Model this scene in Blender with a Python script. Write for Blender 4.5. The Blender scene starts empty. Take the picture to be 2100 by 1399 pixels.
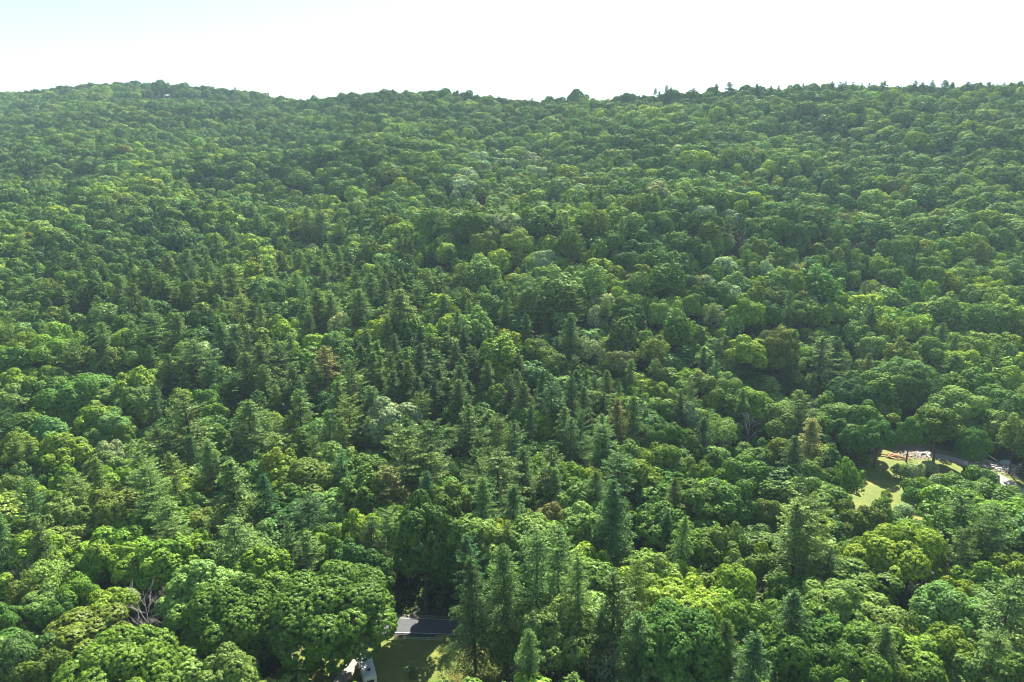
import bpy, math, random
import numpy as np
from mathutils import Vector

R_ = math.radians
rnd = random.Random(7)
RS = np.random.RandomState(11)
SC = bpy.context.scene
COL = SC.collection

# ------------------------------------------------------------------ camera, sky, sun, exposure
CAM_H, PITCH, FPX = 95.0, R_(14.0), 1400.0          # drone height, downward pitch, focal length in photo pixels
cam_d = bpy.data.cameras.new('camera')
cam_d.lens = 24.0
cam_d.sensor_width = 36.0
cam_d.clip_end = 20000
cam = bpy.data.objects.new('camera', cam_d)
COL.objects.link(cam)
cam.location = (0, 0, CAM_H)
cam.rotation_euler = (R_(90) - PITCH, 0, 0)
SC.camera = cam

SUN_EL, SUN_AZ = R_(47), R_(14)                    # azimuth measured from +Y (view direction) towards +X
w = bpy.data.worlds.new('World')
SC.world = w
w.use_nodes = True
nt = w.node_tree
nt.nodes.clear()
sky = nt.nodes.new('ShaderNodeTexSky')
sky.sky_type = 'NISHITA'
sky.sun_disc = False
sky.sun_elevation = SUN_EL
sky.sun_rotation = SUN_AZ
sky.altitude = 200
sky.air_density = 1.0
sky.dust_density = 0.7
sky.ozone_density = 1.5
bg = nt.nodes.new('ShaderNodeBackground')
bg.inputs['Strength'].default_value = 0.060
wo = nt.nodes.new('ShaderNodeOutputWorld')
nt.links.new(sky.outputs[0], bg.inputs[0])
nt.links.new(bg.outputs[0], wo.inputs[0])

sl = bpy.data.lights.new('sun', 'SUN')
sl.energy = 5.0
sl.angle = R_(0.5)
sl.color = (1.0, 0.96, 0.84)
so = bpy.data.objects.new('sun', sl)
COL.objects.link(so)
sdir = Vector((math.sin(SUN_AZ) * math.cos(SUN_EL), math.cos(SUN_AZ) * math.cos(SUN_EL), math.sin(SUN_EL)))
so.rotation_euler = sdir.to_track_quat('Z', 'Y').to_euler()

SC.view_settings.view_transform = 'Standard'
SC.view_settings.look = 'None'
SC.view_settings.exposure = 1.82
SC.view_settings.gamma = 1.0
SC.cycles.max_bounces = 6
SC.cycles.diffuse_bounces = 3
SC.cycles.glossy_bounces = 2
SC.cycles.transmission_bounces = 3
SC.cycles.volume_bounces = 0
SC.cycles.use_adaptive_sampling = False
SC.cycles.adaptive_threshold = 0.01
SC.cycles.use_denoising = True
SC.cycles.denoising_prefilter = 'ACCURATE'
SC.cycles.filter_width = 1.0

# ------------------------------------------------------------------ terrain function
def lerp_tab(tab, s):
    xs, ys = zip(*tab)
    return np.interp(s, xs, ys)

def px_s(px):                                      # skyline column of the photo -> azimuth ratio X / Y
    return (px - 1050) / FPX / 1.057
SKY_Y = [(-300, 205), (0, 193), (100, 186), (200, 176), (280, 173), (340, 176), (450, 185), (530, 195), (600, 208), (640, 209), (700, 199),
         (780, 190), (850, 191), (950, 194), (1050, 204), (1120, 208), (1180, 204), (1300, 203), (1370, 196), (1450, 190), (1500, 186),
         (1600, 186), (1700, 180), (1800, 180), (1900, 180), (2000, 177), (2100, 175), (2400, 170)]
S_TAN = [(px_s(a), math.tan(math.atan((700 - b) / FPX) - PITCH)) for a, b in SKY_Y]
S_YR = [(-1.2, 1150), (-0.72, 1080), (-0.5, 1050), (-0.36, 980), (-0.28, 860), (-0.2, 780), (0.0, 760), (0.2, 700), (0.4, 680), (0.75, 640), (1.2, 620)]
S_Y0 = [(-1.2, 150), (-0.5, 150), (0.2, 150), (0.42, 190), (0.5, 232), (1.2, 236)]

def vnoise(x, y, seed):                             # smooth value noise, vectorised
    xi, yi = np.floor(x).astype(np.int64), np.floor(y).astype(np.int64)
    fx, fy = x - xi, y - yi
    fx, fy = fx * fx * (3 - 2 * fx), fy * fy * (3 - 2 * fy)
    def h(a, b):
        n = (a * 374761393 + b * 668265263 + seed * 1442695041) & 0x7fffffff
        n = ((n ^ (n >> 13)) * 1274126177) & 0x7fffffff
        return (n & 0xffff) / 65535.0
    return (h(xi, yi) * (1 - fx) + h(xi + 1, yi) * fx) * (1 - fy) + (h(xi, yi + 1) * (1 - fx) + h(xi + 1, yi + 1) * fx) * fy

def ground(X, Y):
    X, Y = np.asarray(X, float), np.asarray(Y, float)
    Yc = np.maximum(Y, 60.0)
    s = np.clip(X / Yc, -1.2, 1.2)
    yr, y0, tn = lerp_tab(S_YR, s), lerp_tab(S_Y0, s), lerp_tab(S_TAN, s)
    zr = CAM_H + yr * tn - 15.0
    t = (Y - y0) / (yr - y0)
    a = 0.10
    tc = np.clip(t, 0, 1)
    up = np.where(tc < a, tc * tc / (2 * a), tc - a / 2)
    up = up / (1 - a / 2)
    up = up - 0.30 * tc ** 2 * (1 - tc) * 0.6
    z = zr * up
    z = np.where(t > 1, zr * np.exp(-((t - 1) * 1.4) ** 2 * 3) , z)
    k = np.clip((Y - 270) / 120, 0, 1) * np.clip((1.02 - t) * 5, 0, 1)
    n = (vnoise(X / 110 + 0.6 * Y / 110, Y / 62, 3) - 0.5) * 21 + (vnoise(X / 38, Y / 38, 5) - 0.5) * 5
    z = z + n * k
    bench = np.exp(-((Y - 352) / 24) ** 2) * np.exp(-((X - 5) / 75) ** 2) * 9
    return z + bench

def gz(x, y):
    return float(ground(x, y))

def ray(px, py):
    u, v = (px - 1050) / FPX, (700 - py) / FPX
    return np.array([u, math.cos(PITCH) + v * math.sin(PITCH), -math.sin(PITCH) + v * math.cos(PITCH)])

TS = np.concatenate([np.arange(80, 400, 0.5), np.arange(400, 1300, 2.0)])
def hit(px, py, h=0.0):                             # where the photo's ray comes down to h above the ground
    d = ray(px, py)
    X, Y, Z = d[0] * TS, d[1] * TS, CAM_H + d[2] * TS
    b = np.nonzero(Z - ground(X, Y) - h <= 0)[0]
    if len(b) == 0:
        return None
    i = b[0]
    return float(X[i]), float(Y[i])

def proj(x, y, z):
    dz = z - CAM_H
    f = y * math.cos(PITCH) - dz * math.sin(PITCH)
    v = y * math.sin(PITCH) + dz * math.cos(PITCH)
    f = np.maximum(f, 1.0)
    return 1050 + FPX * x / f, 700 - FPX * v / f, f

# ------------------------------------------------------------------ materials
def mat(name):
    m = bpy.data.materials.new(name)
    m.use_nodes = True
    m.node_tree.nodes.clear()
    return m, m.node_tree.nodes, m.node_tree.links

def simple(name, col, rough=0.7, noise=0.0, scale=3.0, col2=None, metal=0.0):
    m, n, l = mat(name)
    o = n.new('ShaderNodeOutputMaterial')
    p = n.new('ShaderNodeBsdfPrincipled')
    p.inputs['Roughness'].default_value = rough
    p.inputs['Metallic'].default_value = metal
    l.new(p.outputs[0], o.inputs[0])
    if noise or col2:
        tc = n.new('ShaderNodeTexCoord')
        nz = n.new('ShaderNodeTexNoise')
        nz.inputs['Scale'].default_value = scale
        nz.inputs['Detail'].default_value = 6
        nz.inputs['Roughness'].default_value = 0.65
        l.new(tc.outputs['Object'], nz.inputs['Vector'])
        r = n.new('ShaderNodeValToRGB')
        r.color_ramp.elements[0].position = 0.32
        r.color_ramp.elements[1].position = 0.68
        c2 = col2 or tuple(c * (1 - noise) for c in col)
        r.color_ramp.elements[0].color = (*c2, 1)
        r.color_ramp.elements[1].color = (*col, 1)
        l.new(nz.outputs['Fac'], r.inputs[0])
        l.new(r.outputs[0], p.inputs['Base Color'])
    else:
        p.inputs['Base Color'].default_value = (*col, 1)
    return m

def leaf_material(name, gloss=0.05, trans=0.42, tip=0.5):
    m, n, l = mat(name)
    o = n.new('ShaderNodeOutputMaterial')
    at = n.new('ShaderNodeAttribute')
    at.attribute_type = 'INSTANCER'
    at.attribute_name = 'tint'
    cl = n.new('ShaderNodeAttribute')               # clump-to-clump variation stored on the mesh
    cl.attribute_type = 'GEOMETRY'
    cl.attribute_name = 'clump'
    hs = n.new('ShaderNodeHueSaturation')
    mh = n.new('ShaderNodeMapRange')
    mh.inputs['To Min'].default_value = 0.512
    mh.inputs['To Max'].default_value = 0.482
    l.new(cl.outputs['Fac'], mh.inputs['Value'])
    l.new(mh.outputs[0], hs.inputs['Hue'])
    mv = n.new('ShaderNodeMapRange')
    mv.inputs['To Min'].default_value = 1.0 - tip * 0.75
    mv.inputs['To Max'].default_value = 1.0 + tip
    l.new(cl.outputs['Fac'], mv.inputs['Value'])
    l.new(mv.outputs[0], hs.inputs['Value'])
    l.new(at.outputs['Color'], hs.inputs['Color'])
    d = n.new('ShaderNodeBsdfDiffuse')
    t = n.new('ShaderNodeBsdfTranslucent')
    l.new(hs.outputs[0], d.inputs['Color'])
    wm = n.new('ShaderNodeMix')
    wm.data_type = 'RGBA'
    wm.blend_type = 'MULTIPLY'
    wm.inputs[0].default_value = 1.0
    wm.inputs[7].default_value = (1.12, 1.10, 0.45, 1)
    l.new(hs.outputs[0], wm.inputs[6])
    l.new(wm.outputs[2], t.inputs['Color'])
    mx = n.new('ShaderNodeMixShader')
    mx.inputs[0].default_value = trans
    l.new(d.outputs[0], mx.inputs[1])
    l.new(t.outputs[0], mx.inputs[2])
    g = n.new('ShaderNodeBsdfGlossy')
    g.inputs['Roughness'].default_value = 0.42
    g.inputs['Color'].default_value = (0.9, 1.0, 0.75, 1)
    m2 = n.new('ShaderNodeMixShader')
    m2.inputs[0].default_value = gloss
    l.new(mx.outputs[0], m2.inputs[1])
    l.new(g.outputs[0], m2.inputs[2])
    l.new(m2.outputs[0], o.inputs[0])
    return m

M_LEAF = leaf_material('broad_leaves', 0.012, 0.31, 0.62)
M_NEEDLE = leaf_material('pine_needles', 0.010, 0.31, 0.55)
M_BARK = simple('bark', (0.12, 0.10, 0.08), 0.9, 0.5, 2.0)
M_DEAD = simple('weathered_dead_wood', (0.42, 0.39, 0.36), 0.9, 0.3, 2.0)
M_BARK_PINE = simple('pine_bark', (0.075, 0.062, 0.052), 0.9, 0.4, 2.0)

# forest floor: leaf litter, patches of moss and low growth
def ground_mat():
    m, n, l = mat('forest_floor')
    o = n.new('ShaderNodeOutputMaterial')
    p = n.new('ShaderNodeBsdfPrincipled')
    p.inputs['Roughness'].default_value = 0.95
    tc = n.new('ShaderNodeTexCoord')
    a = n.new('ShaderNodeTexNoise')
    a.inputs['Scale'].default_value = 0.12
    a.inputs['Detail'].default_value = 8
    l.new(tc.outputs['Object'], a.inputs['Vector'])
    r = n.new('ShaderNodeValToRGB')
    e = r.color_ramp.elements
    e[0].position, e[0].color = 0.35, (0.018, 0.030, 0.012, 1)
    e[1].position, e[1].color = 0.66, (0.060, 0.048, 0.030, 1)
    l.new(a.outputs['Fac'], r.inputs[0])
    l.new(r.outputs[0], p.inputs['Base Color'])
    l.new(p.outputs[0], o.inputs[0])
    return m

def lawn_mat():
    m, n, l = mat('mown_lawn')
    o = n.new('ShaderNodeOutputMaterial')
    p = n.new('ShaderNodeBsdfPrincipled')
    p.inputs['Roughness'].default_value = 0.9
    tc = n.new('ShaderNodeTexCoord')
    a = n.new('ShaderNodeTexNoise')
    a.inputs['Scale'].default_value = 0.22
    a.inputs['Detail'].default_value = 9
    a.inputs['Roughness'].default_value = 0.75
    l.new(tc.outputs['Object'], a.inputs['Vector'])
    r = n.new('ShaderNodeValToRGB')
    e = r.color_ramp.elements
    e[0].position, e[0].color = 0.34, (0.080, 0.120, 0.014, 1)
    e[1].position, e[1].color = 0.66, (0.215, 0.190, 0.030, 1)
    x = e.new(0.52)
    x.color = (0.130, 0.160, 0.018, 1)
    l.new(a.outputs['Fac'], r.inputs[0])
    l.new(r.outputs[0], p.inputs['Base Color'])
    b = n.new('ShaderNodeTexNoise')
    b.inputs['Scale'].default_value = 5
    b.inputs['Detail'].default_value = 4
    l.new(tc.outputs['Object'], b.inputs['Vector'])
    bm = n.new('ShaderNodeBump')
    bm.inputs['Distance'].default_value = 0.25
    bm.inputs['Strength'].default_value = 0.8
    l.new(b.outputs['Fac'], bm.inputs['Height'])
    l.new(bm.outputs[0], p.inputs['Normal'])
    l.new(p.outputs[0], o.inputs[0])
    return m
M_GROUND, M_LAWN = ground_mat(), lawn_mat()
M_ASPHALT = simple('asphalt', (0.075, 0.078, 0.085), 0.85, 0.3, 1.2)
M_GRAVEL = simple('gravel', (0.36, 0.33, 0.29), 0.95, 0.35, 1.6)
M_DIRT = simple('bare_dirt', (0.19, 0.155, 0.11), 0.95, 0.4, 0.8)
M_LINE = simple('road_paint', (0.62, 0.62, 0.58), 0.7, 0.35, 3.0)
M_WHITE = simple('white_metal', (0.72, 0.74, 0.70), 0.45, 0.12, 0.8)
M_DARK = simple('dark_plastic', (0.02, 0.022, 0.025), 0.4)
M_GLASS = simple('dark_glass', (0.02, 0.03, 0.035), 0.1)
M_STEEL = simple('galvanised_steel', (0.42, 0.47, 0.45), 0.5, 0.2, 4.0)
M_TIMBER = simple('orange_timber', (0.42, 0.22, 0.09), 0.8, 0.3, 1.5)
M_PALE = simple('pale_boards', (0.62, 0.56, 0.46), 0.85, 0.3, 1.5)
M_SHED = simple('grey_boards', (0.13, 0.155, 0.17), 0.8, 0.2, 2.0)
M_ROOF = simple('roof_felt', (0.20, 0.21, 0.22), 0.9, 0.2, 2.0)
M_BLUE = simple('blue_tarp', (0.16, 0.36, 0.52), 0.5, 0.2, 2.0)
M_STONE = simple('pale_stone', (0.36, 0.34, 0.31), 0.9, 0.25, 3.0)
M_RED = simple('red_plastic', (0.5, 0.06, 0.03), 0.5)

# ------------------------------------------------------------------ mesh helpers
class MB:
    def __init__(s):
        s.v, s.f, s.c, s.n = [], [], [], 0
    def add(s, v, f, c=None):
        v = np.asarray(v, float)
        f = np.asarray(f, np.int64)
        s.v.append(v)
        s.f.append(f + s.n)
        s.c.append(np.zeros(len(v)) if c is None else np.asarray(c, float))
        s.n += len(v)
    def box(s, c, d, rz=0.0, tilt=0.0):
        a = np.array([[x, y, z] for z in (-.5, .5) for y in (-.5, .5) for x in (-.5, .5)]) * np.array(d)
        ct, st = math.cos(tilt), math.sin(tilt)
        a = np.stack([a[:, 0] * ct - a[:, 2] * st, a[:, 1], a[:, 0] * st + a[:, 2] * ct], 1)
        cr, sr = math.cos(rz), math.sin(rz)
        a = np.stack([a[:, 0] * cr - a[:, 1] * sr, a[:, 0] * sr + a[:, 1] * cr, a[:, 2]], 1) + np.array(c)
        s.add(a, [[0, 2, 3, 1], [4, 5, 7, 6], [0, 1, 5, 4], [2, 6, 7, 3], [0, 4, 6, 2], [1, 3, 7, 5]])
    def tube(s, pts, rad, k=6):
        pts = np.asarray(pts, float)
        n = len(pts)
        rad = np.broadcast_to(np.asarray(rad, float), (n,))
        rings = []
        for i in range(n):
            d = pts[min(i + 1, n - 1)] - pts[max(i - 1, 0)]
            d = d / (np.linalg.norm(d) + 1e-9)
            a = np.cross(d, [0, 0, 1.0] if abs(d[2]) < 0.9 else [1.0, 0, 0])
            a /= np.linalg.norm(a) + 1e-9
            b = np.cross(d, a)
            th = np.arange(k) * 2 * math.pi / k
            rings.append(pts[i] + rad[i] * (np.outer(np.cos(th), a) + np.outer(np.sin(th), b)))
        f = []
        for i in range(n - 1):
            for j in range(k):
                f.append([i * k + j, i * k + (j + 1) % k, (i + 1) * k + (j + 1) % k, (i + 1) * k + j])
        s.add(np.concatenate(rings), f)
    def mesh(s, name, m):
        me = bpy.data.meshes.new(name)
        v = np.concatenate(s.v)
        f = np.concatenate([x for x in s.f if len(x)])
        c = np.concatenate(s.c)
        me.vertices.add(len(v))
        me.vertices.foreach_set('co', v.ravel().astype(np.float32))
        nf = len(f)
        me.loops.add(nf * 4)
        me.loops.foreach_set('vertex_index', f.ravel().astype(np.int32))
        me.polygons.add(nf)
        me.polygons.foreach_set('loop_start', (np.arange(nf) * 4).astype(np.int32))
        me.update(calc_edges=True)
        if c.any():
            at = me.attributes.new('clump', 'FLOAT', 'POINT')
            at.data.foreach_set('value', c.astype(np.float32))
        me.materials.append(m)
        return me
    def build(s, name, m, parent=None):
        o = bpy.data.objects.new(name, s.mesh(name, m))
        COL.objects.link(o)
        if parent:
            o.parent = parent
        return o

def unit(a):
    return a / (np.linalg.norm(a, axis=-1, keepdims=True) + 1e-9)

def leaves(mb, P, N, size, clump, aspect=0.75, along=None):
    n = len(P)
    N = unit(N)
    ref = RS.normal(size=(n, 3)) if along is None else along + RS.normal(size=(n, 3)) * 0.25
    a = unit(np.cross(N, ref))
    b = np.cross(N, a)
    if along is not None:
        a, b = b, a                                 # long axis follows "along"
    sz = (size * (0.7 + 0.6 * RS.rand(n)))[:, None]
    a = a * sz * 0.5
    b = b * sz * 0.5 * aspect
    v = np.stack([P - a * 1.0, P + b * 0.9 , P + a, P - b * 0.9], 1).reshape(-1, 3) if aspect < 0.9 else np.stack([P - a - b, P + a - b, P + a + b, P - a + b], 1).reshape(-1, 3)
    f = np.arange(n * 4).reshape(n, 4)
    mb.add(v, f, np.repeat(np.clip(clump, 0.01, 1), 4))

def fib(n, lo=-1.0, jit=0.0):
    i = np.arange(n) + 0.5
    z = 1 - (1 - lo) * i / n
    th = i * 2.39996 + RS.rand() * 6
    r = np.sqrt(np.maximum(0, 1 - z * z))
    p = np.stack([r * np.cos(th), r * np.sin(th), z], 1)
    return unit(p + RS.normal(size=p.shape) * jit)

def crown(R, H, zc, nlobe, lobe, clus, leaf, per, up=0.35, lo=-0.45, irr=0.15, elong=1.0, gap=0.0):
    """Leafy crown of half-width R and half-height H centred at zc: lobes on an ellipsoid, twig clusters on the lobes, leaves on the clusters."""
    mb = MB()
    C = fib(nlobe, lo, 0.12) * (1 - lobe * 0.9)
    C = C * (1 + RS.normal(size=(nlobe, 1)) * irr)
    C = C * np.array([R, R, H]) + np.array([0, 0, zc])
    LR = lobe * R * (0.75 + 0.5 * RS.rand(nlobe))
    C = np.concatenate([C, [[0, 0, zc + H * 0.35]]])
    LR = np.concatenate([LR, [R * 0.45]])
    allP, allN, allC = [], [], []
    lc = RS.rand(len(C))
    for j, (c, r) in enumerate(zip(C, LR)):
        k = max(5, int(4 * math.pi * r * r * 0.62 / (clus * clus * 1.5)))
        d = fib(k, -0.55, 0.25)
        q = c + d * np.array([r, r, r * elong]) * (0.92 + 0.16 * RS.rand(k, 1))
        keep = RS.rand(k) > gap
        q, d = q[keep], d[keep]
        # drop clusters buried in a neighbouring lobe
        dist = np.linalg.norm((q[:, None, :] - C[None]) / np.array([1, 1, elong]), axis=2) / LR[None]
        dist[:, j] = 9
        ok = dist.min(1) > 0.80
        q, d = q[ok], d[ok]
        if not len(q):
            continue
        cv = np.clip(0.5 + 0.22 * RS.normal(size=len(q)) + 0.25 * (lc[j] - 0.5), 0, 1)
        cd = unit(d + np.array([0, 0, up]))
        L = unit(RS.normal(size=(len(q), per, 3)) + cd[:, None, :] * 1.1)
        P = q[:, None, :] + L * clus * np.array([1, 1, 0.8]) * (0.75 + 0.35 * RS.rand(len(q), per, 1))
        N = L * 0.8 + cd[:, None, :] * 0.8 + RS.normal(size=P.shape) * 0.28
        allP.append(P.reshape(-1, 3))
        allN.append(N.reshape(-1, 3))
        allC.append(np.clip(np.repeat(cv, per) + RS.normal(size=len(q) * per) * 0.12, 0, 1))
    P, N, Cc = map(np.concatenate, (allP, allN, allC))
    leaves(mb, P, N, leaf, Cc, 0.95)
    # inner twigs' foliage that closes the crown
    k = int(14 * R)
    d = unit(RS.normal(size=(k, 3)))
    q = d * (RS.rand(k, 1) ** 0.5) * np.array([R, R, H]) * 0.62 + np.array([0, 0, zc])
    leaves(mb, q, d + RS.normal(size=d.shape) * 0.5, leaf * 3.2, np.full(k, 0.25), 0.95)
    return mb, C

def trunk_bl(zc, H, R, C, rt):
    mb = MB()
    top = zc + H * 0.3
    z0 = zc - H * 0.55
    mb.tube([(0, 0, -1.5), (0.1, 0, z0 * 0.4), (0, 0.12, z0), (0.1, 0.1, top)], [rt * 1.25, rt, rt * 0.85, rt * 0.2], 8)
    for c in C[::max(1, len(C) // 14)]:
        b = np.array([0, 0.1, z0 * (0.75 + 0.4 * RS.rand())])
        m_ = b * 0.5 + c * 0.5 + np.array([0, 0, -0.15 * np.linalg.norm(c - b)]) * (0.4 + RS.rand())
        mb.tube([b, m_, c], [rt * 0.42, rt * 0.28, rt * 0.1], 5)
    return mb

def pine(h, R, droop, dens, leaf, z_lo=0.24, power=0.85, spacing=0.75, gapf=0.1):
    mb, tb = MB(), MB()
    tb.tube([(0, 0, -1.5), (0.08, 0, h * 0.35), (-0.05, 0.05, h * 0.7), (0, 0, h * 0.985)], [h * 0.0175, h * 0.014, h * 0.008, 0.03], 7)
    z = h * z_lo
    ph = rnd.random() * 6
    while z < h * 0.985:
        t = (z - h * z_lo) / (h * (1 - z_lo))
        L0 = R * ((1 - t) ** power) * (0.86 + 0.14 * min(1, t * 6)) + 0.35
        nb = rnd.choice((4, 5, 5, 6))
        a0 = rnd.random() * 6.28
        for b in range(nb):
            if rnd.random() < gapf:
                continue
            a = a0 + b * 6.283 / nb + rnd.uniform(-0.35, 0.35)
            L = L0 * rnd.choice((0.45, 0.7, 0.85, 1.0, 1.1, 1.2)) * rnd.uniform(0.9, 1.08)
            dr = np.array([math.cos(a), math.sin(a), 0])
            n = max(4, int(L / 0.40 * dens))
            u = np.linspace(0.16, 1, n)
            rise = 0.32 * (t ** 1.2) * L * u                       # young branches point up
            zz = z + rise - droop * L * u ** 1.5 + (0.10 * L * u ** 3 if droop < 0.25 else 0)
            bp = dr[None] * (u * L)[:, None] + np.stack([0 * u, 0 * u, zz], 1)
            if L > 1.6:
                tb.tube(bp[[0, n // 2, n - 1]] * 1.0, [0.065, 0.045, 0.015], 4)
            side = np.array([-dr[1], dr[0], 0])
            wdt = (0.34 * L + 0.25) * np.minimum(1, (u - 0.05) * 2.2) * (1.08 - u * 0.72)
            per = 8
            off = RS.uniform(-1, 1, (n, per))
            P = bp[:, None, :] + side * (off * wdt[:, None])[..., None] + np.array([0, 0, -1]) * (np.abs(off) * wdt[:, None] * (0.15 + droop * 0.6))[..., None]
            P = P + RS.normal(size=P.shape) * np.array([0.10, 0.10, 0.09])
            along = dr[None, None] * 1.0 + side * off[..., None] * 0.9 + np.array([0, 0, -droop * 0.9 + 0.12 + 0.25 * t])
            N = np.array([0, 0, 1.0]) + dr * 0.25 + RS.normal(size=P.shape) * 0.42
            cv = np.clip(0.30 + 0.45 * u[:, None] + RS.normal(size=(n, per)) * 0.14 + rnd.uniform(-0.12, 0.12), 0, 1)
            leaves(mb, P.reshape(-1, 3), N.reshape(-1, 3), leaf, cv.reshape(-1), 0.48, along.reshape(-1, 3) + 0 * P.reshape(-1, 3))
        z += spacing * (0.75 + 0.5 * rnd.random()) * (1.0 if t < 0.7 else 0.75)
    return mb, tb

def bare(h, R, levels=4):
    tb, bb = MB(), MB()
    tb.tube([(0, 0, -1.5), (0.1, 0, h * 0.3), (0.0, 0.15, h * 0.62), (0.25, 0.1, h * 0.98)], [h * 0.014, h * 0.011, h * 0.007, 0.02], 6)
    def grow(p, d, L, r, k):
        q = p + d * L * 0.5 + np.array([0, 0, 0.04 * L])
        e = q + unit(d + RS.normal(size=3) * 0.22 + np.array([0, 0, 0.15])) * L * 0.5
        bb.tube([p, q, e], [r, r * 0.72, r * 0.45], 4)
        if k > 0:
            for i in range(4 if k > 1 else 5):
                t = 0.35 + 0.65 * (i + 0.5) / 5
                s_ = p + (e - p) * t
                grow(s_, unit(d + RS.normal(size=3) * 0.62 + np.array([0, 0, 0.15])), L * 0.5 * (1.1 - 0.3 * t), r * 0.5, k - 1)
    nb = 13
    for i in range(nb):
        t = 0.28 + 0.66 * i / nb
        a = i * 2.4 + rnd.random()
        L = R * (1.25 - 0.75 * t) * rnd.uniform(0.8, 1.2)
        grow(np.array([0.05, 0.05, h * t]), unit(np.array([math.cos(a), math.sin(a), 0.55 + 0.5 * t])), L, h * 0.0055 * (1.3 - t), 2)
    return tb, bb

# ------------------------------------------------------------------ tree prototypes (data only): [(parts: name, mesh)], base radius and height
PROTO = {}
def reg(key, R, H, parts):
    PROTO.setdefault(key, []).append((R, H, parts))

def broad(key, R, h, nlobe, lobe, clus, leaf, per, frac=0.62, **kw):
    H = h * frac / 2
    zc = h - H
    cm, C = crown(R, H, zc, nlobe, lobe, clus, leaf, per, **kw)
    reg(key, R, h, [('crown', cm.mesh('crown', M_LEAF)), ('trunk', trunk_bl(zc, H, R, C, 0.035 * R + 0.10).mesh('trunk', M_BARK))])

for i in range(2):
    broad('dome', 10.5, 21, 46, 0.25, 0.40, 0.20, 24, 0.78, irr=0.10, lo=-0.6)            # huge old maples
for i in range(4):
    broad('round', 6.0, 17, 18 + 6 * i, 0.32 - 0.02 * i, 0.36, 0.21, 20, 0.66, irr=0.2, lo=-0.5)
for i in range(4):
    broad('oak', 6.5, 18, 13 + 4 * i, 0.36, 0.40, 0.22, 18, 0.60, irr=0.32, lo=-0.35)
for i in range(3):
    broad('upright', 4.8, 18, 24, 0.26, 0.36, 0.24, 14, 0.72, irr=0.2, lo=-0.6, elong=2.0, up=1.0, gap=0.08)
for i in range(3):
    broad('airy', 5.5, 17, 17, 0.34, 0.38, 0.22, 10, 0.68, irr=0.3, lo=-0.5, gap=0.45, up=0.6)
for i in range(8):
    broad('far', 5.6, 16, 9 + 3 * (i % 4), (0.42, 0.36)[i // 4], 0.62, 0.45, 10, 0.66, irr=(0.08, 0.2, 0.28)[i % 3], lo=-0.45)
for i in range(3):
    broad('bush', 2.2, 3.6, 11, 0.42, 0.28, 0.16, 11, 0.95, irr=0.2, lo=-0.3)
for i in range(5):
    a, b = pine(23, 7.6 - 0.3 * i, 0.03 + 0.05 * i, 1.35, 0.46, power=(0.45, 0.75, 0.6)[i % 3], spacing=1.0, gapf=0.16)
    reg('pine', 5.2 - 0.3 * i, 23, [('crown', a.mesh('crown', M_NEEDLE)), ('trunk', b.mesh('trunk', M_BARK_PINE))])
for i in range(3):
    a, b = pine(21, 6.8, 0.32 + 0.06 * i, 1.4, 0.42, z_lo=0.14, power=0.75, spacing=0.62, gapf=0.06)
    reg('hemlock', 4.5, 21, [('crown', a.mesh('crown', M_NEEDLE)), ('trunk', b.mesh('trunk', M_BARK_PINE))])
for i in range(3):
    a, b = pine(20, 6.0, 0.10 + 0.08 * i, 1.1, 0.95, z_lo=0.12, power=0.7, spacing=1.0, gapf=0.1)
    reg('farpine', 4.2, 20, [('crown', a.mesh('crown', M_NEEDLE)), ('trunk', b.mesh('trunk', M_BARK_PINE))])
for i in range(3):
    a, b = bare(16, 5.5)
    reg('dead', 5.5, 16, [('trunk', a.mesh('trunk', M_DEAD)), ('branches', b.mesh('branches', M_DEAD))])

# ------------------------------------------------------------------ tones of foliage
TONE = {
    'Y': ('yellow-green', (0.110, 0.168, 0.021)), 'G': ('mid-green', (0.061, 0.116, 0.021)), 'D': ('dark green', (0.038, 0.086, 0.022)),
    'L': ('pale green', (0.098, 0.155, 0.042)), 'S': ('silvery grey-green', (0.160, 0.205, 0.115)), 'O': ('olive green', (0.076, 0.112, 0.024)),
    'P': ('soft green', (0.066, 0.112, 0.034)), 'K': ('blackish green', (0.034, 0.072, 0.026)), 'R': ('rust-tinged green', (0.110, 0.118, 0.045)),
}
def patch(x, y):                                    # stands of like species, tens of metres wide
    return float(vnoise(np.array(x / 55.0 + y / 160.0), np.array(y / 45.0), 31)) * 0.65 + float(vnoise(np.array(x / 21.0), np.array(y / 21.0), 37)) * 0.35
def tint(t, x=0.0, y=0.0):
    c = [v * m_ for v, m_ in zip(TONE[t][1], (1.74, 1.80, 1.45))]
    pv = patch(x, y) - 0.5
    k = rnd.uniform(0.80, 1.18) * (1 + 0.55 * pv)
    g = rnd.gauss(0, 0.085) + 0.14 * pv
    return (c[0] * k * (1 + g), c[1] * k, c[2] * k * (1 - g))

# ------------------------------------------------------------------ the setting
def sheet(name, m, X, Y, off):
    Z = ground(X, Y) + off
    a, b = X.shape
    v = np.stack([X, Y, Z], -1).reshape(-1, 3)
    i = np.arange(a * b).reshape(a, b)
    f = np.stack([i[:-1, :-1], i[:-1, 1:], i[1:, 1:], i[1:, :-1]], -1).reshape(-1, 4)
    mb = MB()
    mb.add(v, f)
    o = mb.build(name, m)
    for p in o.data.polygons:
        p.use_smooth = True
    o['kind'] = 'structure'
    return o

gx = np.concatenate([np.arange(-2600, -160, 40), np.arange(-160, 190, 2.5), np.arange(200, 2600, 40)])
gy = np.concatenate([np.arange(-1200, 60, 60), np.arange(60, 320, 2.5), np.arange(325, 1300, 12), np.arange(1320, 4200, 120)])
GX, GY = np.meshgrid(gx, gy)
sheet('ground', M_GROUND, GX, GY, 0.0)

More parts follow.
